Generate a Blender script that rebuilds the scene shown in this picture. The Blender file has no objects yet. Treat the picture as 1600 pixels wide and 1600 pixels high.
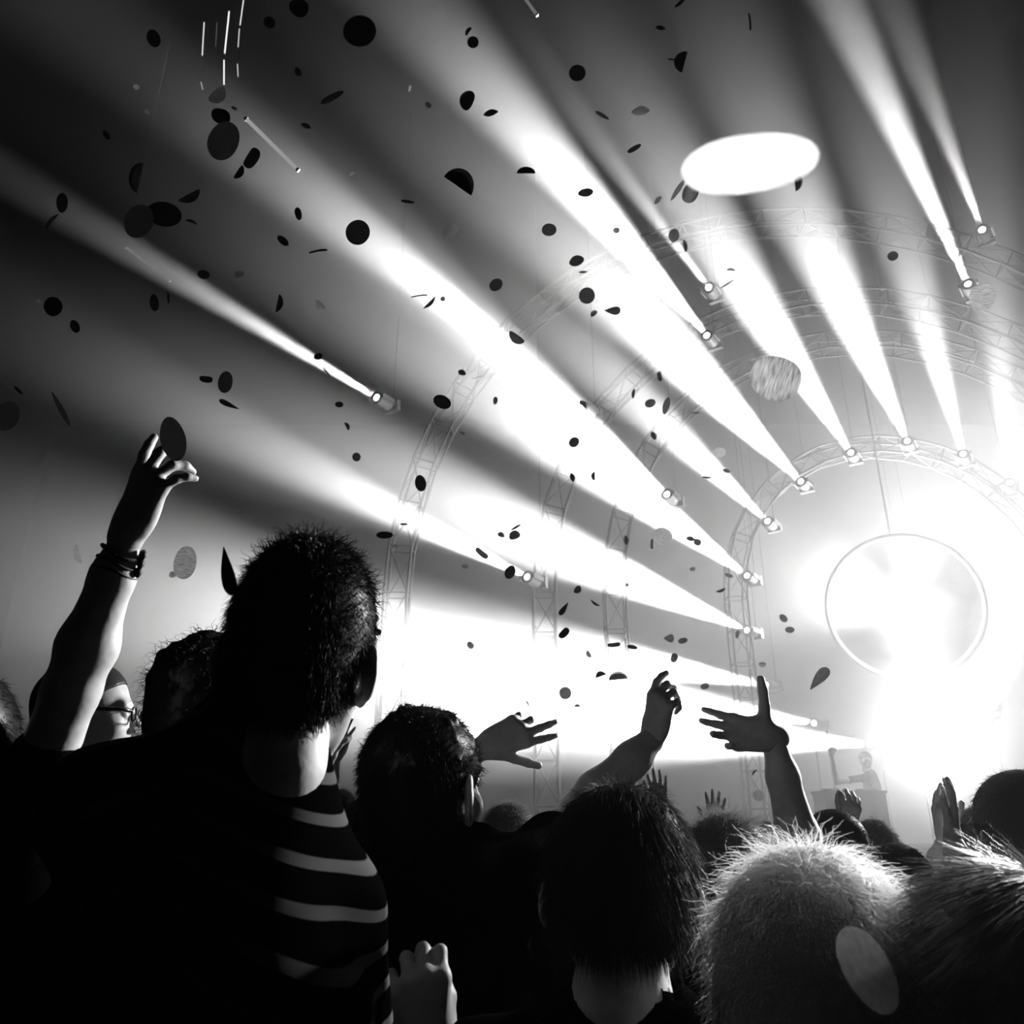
import bpy, math, random
import numpy as np
from mathutils import Vector, Matrix, Euler

random.seed(7)
rng = np.random.default_rng(7)
scene = bpy.context.scene
COL = scene.collection

# ------------------------------------------------------------------ camera
F_PX = 1250.0                       # focal length in pixels of the 1600 px frame
CAM = np.array([0.0, 0.0, 1.58])
PITCH = math.radians(21.0)
RIGHT = np.array([1.0, 0.0, 0.0])
FWD = np.array([0.0, math.cos(PITCH), math.sin(PITCH)])
UP = np.array([0.0, -math.sin(PITCH), math.cos(PITCH)])

cam_data = bpy.data.cameras.new('camera')
cam_data.sensor_width = 36.0
cam_data.lens = 36.0 * F_PX / 1600.0
cam_data.clip_start = 0.02
cam_data.clip_end = 200
cam_data.dof.use_dof = True
cam_data.dof.focus_distance = 1.7
cam_data.dof.aperture_fstop = 9.0
cam = bpy.data.objects.new('camera', cam_data)
COL.objects.link(cam)
cam.location = CAM
cam.rotation_euler = (math.radians(90) + PITCH, 0, 0)
scene.camera = cam

# ------------------------------------------------------------------ world: dark hall filled with stage haze
HAZE = 0.07
HAZE_THIN = 0.0010
world = bpy.data.worlds.new('hall_air')
scene.world = world
world.use_nodes = True
wn = world.node_tree
wn.nodes.clear()
wo = wn.nodes.new('ShaderNodeOutputWorld')
wb = wn.nodes.new('ShaderNodeBackground')
wb.inputs['Color'].default_value = (0, 0, 0, 1)
wb.inputs['Strength'].default_value = 0
wv = wn.nodes.new('ShaderNodeVolumeScatter')
wv.inputs['Color'].default_value = (1, 1, 1, 1)
wv.inputs['Density'].default_value = HAZE
wv.inputs['Anisotropy'].default_value = 0.72
wn.links.new(wb.outputs[0], wo.inputs['Surface'])
wn.links.new(wv.outputs[0], wo.inputs['Volume'])
# the haze is thick and low around the stage and thins out over the crowd
wg = wn.nodes.new('ShaderNodeNewGeometry')
ws = wn.nodes.new('ShaderNodeVectorMath'); ws.operation = 'SUBTRACT'; ws.inputs[1].default_value = (6.5, 17.0, 2.5)
wx = wn.nodes.new('ShaderNodeVectorMath'); wx.operation = 'MULTIPLY'; wx.inputs[1].default_value = (.72, .95, .84)
wd = wn.nodes.new('ShaderNodeVectorMath'); wd.operation = 'LENGTH'
wm = wn.nodes.new('ShaderNodeMapRange'); wm.interpolation_type = 'SMOOTHSTEP'
wm.inputs['From Min'].default_value = 3.0; wm.inputs['From Max'].default_value = 14.2
wm.inputs['To Min'].default_value = HAZE; wm.inputs['To Max'].default_value = HAZE_THIN
wn.links.new(wg.outputs['Position'], ws.inputs[0]); wn.links.new(ws.outputs[0], wx.inputs[0])
wn.links.new(wx.outputs[0], wd.inputs[0])
wn.links.new(wd.outputs['Value'], wm.inputs['Value'])
wn.links.new(wm.outputs['Result'], wv.inputs['Density'])
world.cycles.volume_sampling = 'MULTIPLE_IMPORTANCE'

scene.view_settings.view_transform = 'Standard'
scene.view_settings.look = 'None'
scene.view_settings.gamma = 1.0
scene.view_settings.use_curve_mapping = False
scene.view_settings.exposure = 1.75
cy = scene.cycles
cy.use_denoising = True
cy.denoiser = 'OPENIMAGEDENOISE'
cy.use_light_tree = True
cy.max_bounces = 5
cy.diffuse_bounces = 2
cy.glossy_bounces = 2
cy.transmission_bounces = 3
cy.volume_bounces = 2
cy.volume_max_steps = 3
cy.use_adaptive_sampling = True
cy.adaptive_threshold = 0.04
cy.transparent_max_bounces = 6
cy.sample_clamp_indirect = 4.0

# ------------------------------------------------------------------ helpers
def at(px, py, d):
    """point seen at pixel (px, py) at forward distance d"""
    return CAM + d * (FWD + (px - 800.0) / F_PX * RIGHT + (800.0 - py) / F_PX * UP)

def at_y(px, py, Y):
    ray = FWD + (px - 800.0) / F_PX * RIGHT + (800.0 - py) / F_PX * UP
    return CAM + ray * (Y / ray[1])

def cvec(r, u, f):
    v = r * RIGHT + u * UP + f * FWD
    return v / np.linalg.norm(v)

def nrm(v):
    v = np.asarray(v, float)
    return v / max(1e-9, np.linalg.norm(v))

def tag(o, label=None, cat=None, group=None, kind=None):
    if label: o['label'] = label
    if cat: o['category'] = cat
    if group: o['group'] = group
    if kind: o['kind'] = kind
    return o

def empty(name, loc=(0, 0, 0)):
    o = bpy.data.objects.new(name, None)
    o.empty_display_size = 0.1
    o.location = loc
    COL.objects.link(o)
    return o

def link(name, me, mat=None, parent=None):
    o = bpy.data.objects.new(name, me)
    if mat is not None and len(me.materials) == 0:
        me.materials.append(mat)
    COL.objects.link(o)
    if parent is not None:
        o.parent = parent
        o.matrix_parent_inverse = Matrix.Translation(parent.location).inverted()
    return o

def mesh_np(name, V, Q, smooth=True):
    me = bpy.data.meshes.new(name)
    V = np.asarray(V, np.float32)
    Q = np.asarray(Q, np.int32)
    k = Q.shape[1]
    me.vertices.add(len(V))
    me.vertices.foreach_set('co', V.ravel())
    me.loops.add(Q.size)
    me.loops.foreach_set('vertex_index', Q.ravel())
    me.polygons.add(len(Q))
    me.polygons.foreach_set('loop_start', np.arange(0, Q.size, k, dtype=np.int32))
    me.polygons.foreach_set('loop_total', np.full(len(Q), k, np.int32))
    if smooth:
        me.polygons.foreach_set('use_smooth', np.ones(len(Q), bool))
    me.update(calc_edges=True)
    me.validate()
    return me

class MB:
    """collects simple shapes into one mesh"""
    def __init__(s): s.v = []; s.f = []
    def box(s, c, size, R=None):
        b = len(s.v); c = np.asarray(c, float); hx, hy, hz = [q / 2 for q in size]
        for dx, dy, dz in [(-1,-1,-1),(1,-1,-1),(1,1,-1),(-1,1,-1),(-1,-1,1),(1,-1,1),(1,1,1),(-1,1,1)]:
            p = np.array([dx*hx, dy*hy, dz*hz])
            if R is not None: p = R @ p
            s.v.append(tuple(c + p))
        for q in [(0,3,2,1),(4,5,6,7),(0,1,5,4),(1,2,6,5),(2,3,7,6),(3,0,4,7)]:
            s.f.append(tuple(b + i for i in q))
        return s
    def tube(s, pts, r, n=8, closed=False, caps=True):
        pts = [np.asarray(p, float) for p in pts]; m = len(pts)
        rs = r if hasattr(r, '__len__') else [r] * m
        b = len(s.v); prev = None
        for i, p in enumerate(pts):
            if closed: t = nrm(pts[(i+1) % m] - pts[i-1])
            else: t = nrm(pts[min(i+1, m-1)] - pts[max(i-1, 0)])
            a = np.cross(t, prev if prev is not None else ([0,0,1] if abs(t[2]) < .9 else [1,0,0]))
            if prev is None: u = nrm(a); 
            else:
                u = nrm(prev - t * np.dot(prev, t))
            prev = u
            w = np.cross(t, u)
            for k in range(n):
                an = 2*math.pi*k/n
                s.v.append(tuple(p + rs[i]*(math.cos(an)*u + math.sin(an)*w)))
        for i in range(m if closed else m-1):
            i2 = (i+1) % m
            for k in range(n):
                k2 = (k+1) % n
                s.f.append((b+i*n+k, b+i*n+k2, b+i2*n+k2, b+i2*n+k))
        if caps and not closed:
            s.f.append(tuple(b+k for k in reversed(range(n))))
            s.f.append(tuple(b+(m-1)*n+k for k in range(n)))
        return s
    def lathe(s, prof, n=20, R=None, c=(0,0,0)):
        """profile of (radius, height) turned about local z"""
        b = len(s.v); c = np.asarray(c, float)
        for r, z in prof:
            for k in range(n):
                an = 2*math.pi*k/n
                p = np.array([r*math.cos(an), r*math.sin(an), z])
                if R is not None: p = R @ p
                s.v.append(tuple(c + p))
        m = len(prof)
        for i in range(m-1):
            for k in range(n):
                k2 = (k+1) % n
                s.f.append((b+i*n+k, b+i*n+k2, b+(i+1)*n+k2, b+(i+1)*n+k))
        s.f.append(tuple(b+k for k in reversed(range(n))))
        s.f.append(tuple(b+(m-1)*n+k for k in range(n)))
        return s
    def mesh(s, name, smooth=False):
        me = bpy.data.meshes.new(name)
        me.from_pydata(s.v, [], s.f)
        if smooth:
            me.polygons.foreach_set('use_smooth', [True]*len(me.polygons))
        me.update()
        return me
    def build(s, name, mat, parent=None, smooth=False):
        return link(name, s.mesh(name, smooth), mat, parent)

# ------------------------------------------------------------------ materials (procedural, the photograph is black and white)
def principled(name, grey, rough=0.6, spec=0.3, metal=0.0, noise=None, bump=0.0, sheen=0.0):
    m = bpy.data.materials.new(name); m.use_nodes = True
    nt = m.node_tree; b = nt.nodes['Principled BSDF']
    b.inputs['Base Color'].default_value = (grey, grey, grey, 1)
    b.inputs['Roughness'].default_value = rough
    b.inputs['Metallic'].default_value = metal
    b.inputs['Specular IOR Level'].default_value = spec
    if sheen: b.inputs['Sheen Weight'].default_value = sheen
    if noise:
        scale, amt = noise
        tc = nt.nodes.new('ShaderNodeTexCoord')
        n = nt.nodes.new('ShaderNodeTexNoise'); n.inputs['Scale'].default_value = scale; n.inputs['Detail'].default_value = 5
        r = nt.nodes.new('ShaderNodeValToRGB')
        lo, hi = max(0, grey*(1-amt)), min(1, grey*(1+amt))
        r.color_ramp.elements[0].color = (lo, lo, lo, 1); r.color_ramp.elements[0].position = .3
        r.color_ramp.elements[1].color = (hi, hi, hi, 1); r.color_ramp.elements[1].position = .7
        nt.links.new(tc.outputs['Object'], n.inputs['Vector'])
        nt.links.new(n.outputs['Fac'], r.inputs['Fac'])
        nt.links.new(r.outputs['Color'], b.inputs['Base Color'])
        if bump:
            bp = nt.nodes.new('ShaderNodeBump'); bp.inputs['Strength'].default_value = bump; bp.inputs['Distance'].default_value = .01
            nt.links.new(n.outputs['Fac'], bp.inputs['Height'])
            nt.links.new(bp.outputs['Normal'], b.inputs['Normal'])
    return m

def thin_paper(name, grey, trans, streak=0.0):
    """tissue-paper confetti: reflects a little, lets some light through"""
    m = bpy.data.materials.new(name); m.use_nodes = True
    nt = m.node_tree; nt.nodes.clear()
    out = nt.nodes.new('ShaderNodeOutputMaterial')
    d = nt.nodes.new('ShaderNodeBsdfDiffuse'); t = nt.nodes.new('ShaderNodeBsdfTranslucent')
    add = nt.nodes.new('ShaderNodeAddShader')
    d.inputs['Color'].default_value = (grey, grey, grey, 1)
    t.inputs['Color'].default_value = (trans, trans, trans, 1)
    tc = nt.nodes.new('ShaderNodeTexCoord')
    mp = nt.nodes.new('ShaderNodeMapping'); mp.inputs['Scale'].default_value = (1, 9, 1) if streak else (1, 1, 1)
    n = nt.nodes.new('ShaderNodeTexNoise'); n.inputs['Scale'].default_value = 3.0 if streak else 7; n.inputs['Detail'].default_value = 6
    r = nt.nodes.new('ShaderNodeValToRGB')
    a = max(.15, .55 - streak)
    r.color_ramp.elements[0].position = .3; r.color_ramp.elements[0].color = (trans*a, trans*a, trans*a, 1)
    r.color_ramp.elements[1].position = .7; r.color_ramp.elements[1].color = (trans, trans, trans, 1)
    nt.links.new(tc.outputs['Object'], mp.inputs['Vector']); nt.links.new(mp.outputs[0], n.inputs['Vector'])
    nt.links.new(n.outputs['Fac'], r.inputs['Fac']); nt.links.new(r.outputs['Color'], t.inputs['Color'])
    nt.links.new(d.outputs[0], add.inputs[0]); nt.links.new(t.outputs[0], add.inputs[1])
    nt.links.new(add.outputs[0], out.inputs['Surface'])
    return m

def hair_mat(name, grey, trans, gloss):
    m = bpy.data.materials.new(name); m.use_nodes = True
    nt = m.node_tree; nt.nodes.clear()
    out = nt.nodes.new('ShaderNodeOutputMaterial')
    d = nt.nodes.new('ShaderNodeBsdfDiffuse'); d.inputs['Color'].default_value = (grey, grey, grey, 1)
    t = nt.nodes.new('ShaderNodeBsdfTranslucent'); t.inputs['Color'].default_value = (trans, trans, trans, 1)
    g = nt.nodes.new('ShaderNodeBsdfGlossy'); g.inputs['Roughness'].default_value = .38
    g.inputs['Color'].default_value = (gloss, gloss, gloss, 1)
    a1 = nt.nodes.new('ShaderNodeAddShader'); a2 = nt.nodes.new('ShaderNodeAddShader')
    nt.links.new(d.outputs[0], a1.inputs[0]); nt.links.new(t.outputs[0], a1.inputs[1])
    nt.links.new(a1.outputs[0], a2.inputs[0]); nt.links.new(g.outputs[0], a2.inputs[1])
    nt.links.new(a2.outputs[0], out.inputs['Surface'])
    return m

def emitter(name, strength):
    m = bpy.data.materials.new(name); m.use_nodes = True
    nt = m.node_tree; nt.nodes.clear()
    out = nt.nodes.new('ShaderNodeOutputMaterial'); e = nt.nodes.new('ShaderNodeEmission')
    e.inputs['Strength'].default_value = strength
    nt.links.new(e.outputs[0], out.inputs['Surface'])
    m.cycles.emission_sampling = 'NONE'
    return m

M_ROOM = principled('black_painted_wall', .0008, .95, .02, noise=(1.2, .5))
M_FLOOR = principled('dark_dance_floor', .02, .6, .2, noise=(3, .5))
M_STAGE = principled('black_stage_deck', .03, .7, .2, noise=(2, .4))
M_TRUSS = principled('bare_aluminium', .15, .5, .12)
M_LAMP = principled('grey_lamp_housing', .25, .5, .4)
M_WIRE = principled('black_wire', .004, .9, .05)
M_LENS = emitter('lit_lens', 6.0)

# ------------------------------------------------------------------ the hall
def plane_box(name, lo, hi, mat):
    lo = np.array(lo, float); hi = np.array(hi, float)
    o = MB().box((lo+hi)/2, hi-lo).build(name, mat)
    return tag(o, kind='structure')
plane_box('floor', (-18, -6, -.2), (26, 28, 0), M_FLOOR)
plane_box('wall_back', (-18, 28, 0), (26, 28.3, 16), M_ROOM)
plane_box('wall_left', (-18.3, -6, 0), (-18, 28.3, 16), M_ROOM)
plane_box('wall_right', (26, -6, 0), (26.3, 28.3, 16), M_ROOM)
plane_box('ceiling', (-18.3, -6, 16), (26.3, 28.3, 16.2), M_ROOM)

# stage
stage = empty('stage', (6, 15, 0))
tag(stage, 'low black stage deck behind the crowd under the arches', 'stage')
MB().box((6.5, 17, .95), (22, 10, .12)).build('deck', M_STAGE, stage)
MB().box((6.5, 12.2, .45), (22, .12, .9)).build('front_skirt', M_STAGE, stage)
for i in range(8):
    MB().box((-3.5+i*2.8, 21.5, .45), (.1, .1, .9)).build('stage_leg', M_STAGE, stage)

# ------------------------------------------------------------------ arched trusses
UNIT_BAR = MB().tube([(0,0,0),(0,0,1)], 1.0, 6).mesh('brace_bar', True)
UNIT_BAR.materials.append(M_TRUSS)
def bar(name, a, b, r, parent):
    a = np.asarray(a, float); b = np.asarray(b, float); d = b - a; L = np.linalg.norm(d)
    o = bpy.data.objects.new(name, UNIT_BAR); COL.objects.link(o)
    q = Vector(d).to_track_quat('Z', 'Y')
    M = Matrix.Translation(Vector(a)) @ q.to_matrix().to_4x4() @ Matrix.Diagonal((r, r, L, 1))
    o.parent = parent
    o.matrix_parent_inverse = Matrix.Translation(parent.location).inverted()
    o.matrix_basis = M
    return o

def arch(label, cpx, cpy, rpx, Y, w=.42, n=26, rc=.026, rb=.013):
    c = at_y(cpx, cpy, Y); e = at_y(cpx - rpx, cpy, Y)
    R = abs(c[0] - e[0])
    root = empty('arch_truss', (c[0], Y, 1.015))
    tag(root, label, 'truss', 'concentric stage arches')
    # path: left leg up, half circle, right leg down
    path = []
    z0 = 1.015
    nl = max(3, int((c[2]-z0) / .75))
    for i in range(nl): path.append((c[0]-R, z0+(c[2]-z0)*i/nl, math.pi))
    for i in range(n+1):
        a = math.pi - math.pi*i/n
        path.append((c[0]+R*math.cos(a), c[2]+R*math.sin(a), a))
    for i in range(nl): path.append((c[0]+R, z0+(c[2]-z0)*(nl-1-i)/nl, 0))
    ch = [[] for _ in range(4)]
    for (x, z, a) in path:
        ox, oz = math.cos(a), math.sin(a)
        for k, (s1, s2) in enumerate(((-1,-1),(1,-1),(1,1),(-1,1))):
            ch[k].append(np.array([x + ox*s1*w/2, Y + s2*w/2, z + oz*s1*w/2]))
    for k in range(4):
        MB().tube(ch[k], rc, 8).build('chord', M_TRUSS, root, True)
    for i in range(len(path)-1):
        for k in range(4):
            k2 = (k+1) % 4
            bar('brace', ch[k][i], ch[k2][i], rb, root)
            if i % 2: bar('brace', ch[k][i], ch[k2][i+1], rb, root)
            else: bar('brace', ch[k2][i], ch[k][i+1], rb, root)
    return root
arch('widest metal truss arch with its leg beside the tall man', 1345, 930, 725, 13.5, w=.40, n=30)
arch('faint metal truss arch just inside the widest one', 1400, 930, 550, 15.2, n=24)
arch('pale metal truss arch curving over the glowing globe', 1415, 925, 455, 16.2, n=22)
arch('innermost metal truss arch carrying the ring of spotlights', 1412, 935, 262, 18, n=16)

# ------------------------------------------------------------------ moving-head spotlights and their beams
def look_matrix(p, target):
    d = Vector(np.asarray(target) - np.asarray(p))
    return d.to_track_quat('-Z', 'Y')

HEAD_ME = MB().lathe([(.06,.34),(.10,.33),(.125,.25),(.13,.08),(.12,.02),(.125,-.01),(.125,-.03),(.065,-.03)], 20).mesh('lamp_head', True); HEAD_ME.materials.append(M_LAMP)
LENS_ME = MB().lathe([(.06,-.03),(.055,-.036),(.04,-.042),(.015,-.045)], 20).mesh('lens', True); LENS_ME.materials.append(M_LENS)
yk = MB(); yk.box((-.155,0,.12),(.03,.09,.34)); yk.box((.155,0,.12),(.03,.09,.34)); yk.box((0,0,.36),(.34,.09,.04))
YOKE_ME = yk.mesh('yoke'); YOKE_ME.materials.append(M_LAMP)
BASE_ME = MB().box((0,0,.43),(.30,.22,.10)).mesh('lamp_base'); BASE_ME.materials.append(M_LAMP)

def fixture(label, sx, sy, sd, ex, ey, ed, ang, power, blend=.7, size=1.0, rad=.05):
    P = at(sx, sy, sd); T = at(ex, ey, ed)
    q = look_matrix(P, T)
    root = empty('moving_head_light', P)
    root.rotation_mode = 'QUATERNION'; root.rotation_quaternion = q; root.scale = (size,)*3
    tag(root, label, 'spotlight', 'stage moving-head spotlights')
    for nm, me in (('lamp_head', HEAD_ME), ('lens', LENS_ME), ('yoke', YOKE_ME), ('lamp_base', BASE_ME)):
        o = bpy.data.objects.new(nm, me); COL.objects.link(o); o.parent = root
    ld = bpy.data.lights.new('beam', 'SPOT')
    ld.energy = power; ld.spot_size = math.radians(ang); ld.spot_blend = blend; ld.shadow_soft_size = rad
    lo = bpy.data.objects.new('beam', ld); COL.objects.link(lo)
    lo.parent = root; lo.location = (0, 0, -.07)
    B0 = np.array(Vector(P) + (q.to_matrix() @ Vector((0, 0, .45*size))))
    up = B0[2] > 4.0
    e = np.array([B0[0], B0[1], 15.99 if up else (1.012 if B0[1] > 12 else .003)])
    o = MB().tube([B0, e], .004 if up else .015, 6).build('drop_rod' if up else 'stand_pole', M_WIRE, None, True)
    o.parent = root
    o.matrix_parent_inverse = Matrix.LocRotScale(Vector(P), q, Vector((size,)*3)).inverted()
    return root

BLOB = (1170, 253, .35)
BEAMS = [
 # label, source px, depth, aim px, depth, cone deg, watts
 ('spotlight hanging alone at far left beside the truss leg', 590,622,14.5, 150,358,10.0, 5.0, 40000),
 ('spotlight whose beam starts right of centre, left of the innermost ring', 912,637,15.5, 440,268,10.0, 7.5, 50000),
 ('spotlight low between truss and ring with a steep wide beam', 1043,773,16.0, 600,385,10.0, 8.0, 70000),
 ('spotlight with the longest beam, above the pale arch on its left', 1105,525,16.0, 750,120,10.0, 7.5, 80000),
 ('uppermost spotlight left of the striped disc', 1108,450,15.5, 940,230,11.5, 4.6, 16000),
 ('spotlight at upper left of the ring over the globe', 1252,753,18.0, 880,370,10.5, 7.5, 60000),
 ('spotlight at left of the ring, second from its lower end', 1200,815,18.0, 770,418,10.5, 7.5, 60000),
 ('spotlight below the striped disc on the ring', 1330,708,18.0, 1090,330,11.0, 6.5, 40000),
 ('spotlight at the top of the ring over the globe', 1418,690,18.0, 1225,270,11.0, 7.0, 36000),
 ('spotlight right of the top of the ring over the globe', 1505,710,18.0, 1370,230,11.0, 6.5, 28000),
 ('spotlight at the right shoulder of the ring, beam straight up', 1578,755,18.0, 1530,200,11.0, 6.5, 28000),
 ('high spotlight left of the grey round disc at right', 1513,445,16.0, 1315,10,11.0, 5.2, 50000),
 ('highest spotlight at upper right with a short sharp beam', 1535,360,15.5, 1430,90,11.5, 4.6, 16000),
 ('spotlight at far left of the ring with a broad grey beam', 1168,900,18.0, 660,530,10.5, 8.0, 80000),
 ('spotlight at the lower left end of the ring', 1168,985,18.0, 560,725,10.5, 8.0, 80000),
 ('spotlight beside the truss leg above the centre man', 825,902,15.0, 300,645,9.5, 7.5, 50000),
 ('low spotlight above the bent hand', 1198,1070,18.0, 500,950,10.5, 8.0, 50000),
 ('low spotlight right of the bent hand', 1273,1130,18.0, 400,985,10.5, 8.0, 50000),
 ('lowest spotlight beside the performer', 1360,1163,18.0, 640,1120,10.0, 8.0, 40000),
 ('low spotlight behind the pointing hand', 1000,1135,17.0, 200,905,9.5, 12.0, 100000),
 ('spotlight at far right with a beam leaning right', 1553,1105,17.0, 1660,760,11.0, 6.0, 20000),
]
WASHES = [
 ('wide wash light under the globe pointing up over the crowd', 1440,1178,15.0, 1400,560,13.0, 40, 10000),
 ('wide wash light at stage right of the bent hand pointing left', 1255,1150,18.5, 60,960,9.0, 14, 120000),
 ('added haze-fill light behind the globe pointing left across the stage', 1395,960,19.4, 800,700,19.4, 110, 30000),  # added source, brightens the haze between the beams on the left
 ('added haze-fill light behind the globe pointing straight up', 1440,930,19.4, 1330,100,18.0, 100, 30000),  # added source too, fills the haze higher up
]
KEYS = [
 ('blinding spotlight facing the crowd at lower right', 1462,1150,14.0, 1460,1800,.6, 34, 5000),
 ('high key light facing the crowd beyond the right edge', 1860,620,12.0, 1000,1400,1.0, 16, 4200),
 ('side key light beyond the right edge lighting the crowd', 1900,880,11.0, 300,1200,1.0, 15, 4400),
]
ONLY = None
POW = [4.0, 4.0, 1.6, 3.2, 1.44, 2.72, 0.64, 2.88, 2.08, 1.0, 0.5, 3.36, 1.44, 2.08, 2.08, 1.44, 1.92, 1.04, 2.08, 2.4, 0.8, 0.7, 5.6, 0.08, 0.06, 0.11, 1.2, 1, 0.03]
ALL = [b[:7] + (b[7]*1.2,) + b[8:] + (1.0, 1.0, .05) for b in BEAMS] + [b + (1.0, 1.1, .10) for b in WASHES] + [b + (1.0, 1.2, .10) for b in KEYS]
for bi, b in enumerate(ALL):
    if ONLY is not None and bi != ONLY: continue
    p = b[8] if POW is None else b[8]*POW[bi]
    fixture(b[0], b[1], b[2], b[3], b[4], b[5], b[6], b[7], p, blend=b[9], size=b[10], rad=b[11])

# the hazy glowing globe over the stage: gauze skin on hoops, a lamp inside
def gauze(name, f, grey=.8):
    m = bpy.data.materials.new(name); m.use_nodes = True
    nt = m.node_tree; nt.nodes.clear()
    out = nt.nodes.new('ShaderNodeOutputMaterial'); mx = nt.nodes.new('ShaderNodeMixShader')
    t = nt.nodes.new('ShaderNodeBsdfTransparent'); d = nt.nodes.new('ShaderNodeBsdfTranslucent')
    d.inputs['Color'].default_value = (grey, grey, grey, 1)
    tc = nt.nodes.new('ShaderNodeTexCoord'); n = nt.nodes.new('ShaderNodeTexNoise'); n.inputs['Scale'].default_value = 2.2; n.inputs['Detail'].default_value = 4
    mr = nt.nodes.new('ShaderNodeMapRange'); mr.inputs['From Min'].default_value = .4; mr.inputs['From Max'].default_value = .65
    mr.inputs['To Min'].default_value = f*.3; mr.inputs['To Max'].default_value = f
    nt.links.new(tc.outputs['Object'], n.inputs['Vector']); nt.links.new(n.outputs['Fac'], mr.inputs['Value'])
    nt.links.new(mr.outputs['Result'], mx.inputs['Fac'])
    nt.links.new(t.outputs[0], mx.inputs[1]); nt.links.new(d.outputs[0], mx.inputs[2]); nt.links.new(mx.outputs[0], out.inputs['Surface'])
    return m
if ONLY is None or ONLY == 28:
    gc = at(1411, 948, 17.2); gr = 111/F_PX*17.2
    globe = empty('stage_globe', gc)
    tag(globe, 'big pale glowing globe hanging inside the ring of spotlights', 'globe')
    gm = MB().lathe([(gr*math.sin(math.pi*i/24), -gr*math.cos(math.pi*i/24)) for i in range(1, 24)], 40, c=gc).build('gauze_skin', gauze('globe_gauze', .12), globe, True)
    M_HOOP = principled('white_hoop', .9, .6, .2)
    vd = nrm(CAM - gc); hu = nrm(np.cross(vd, [0,0,1])); hv = np.cross(vd, hu)
    for k, tw in enumerate((0, .10)):
        w2 = nrm(vd*math.cos(tw) + hv*math.sin(tw)); v2 = np.cross(w2, hu)
        MB().tube([gc + gr*1.004*(math.cos(a)*hu + math.sin(a)*v2) for a in np.linspace(0, 2*math.pi, 64, endpoint=False)], .05, 6, closed=True).build('hoop', M_HOOP, globe, True)
    MB().tube([gc + [0,0,gr], gc + [0,0,16-gc[2]]], .02, 6).build('hanging_cable', M_TRUSS, globe, True)
    ld = bpy.data.lights.new('globe_lamp', 'POINT'); ld.energy = 3000*(POW[28] if POW else 1); ld.shadow_soft_size = .35
    lo = bpy.data.objects.new('globe_lamp', ld); COL.objects.link(lo); lo.parent = globe

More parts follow.
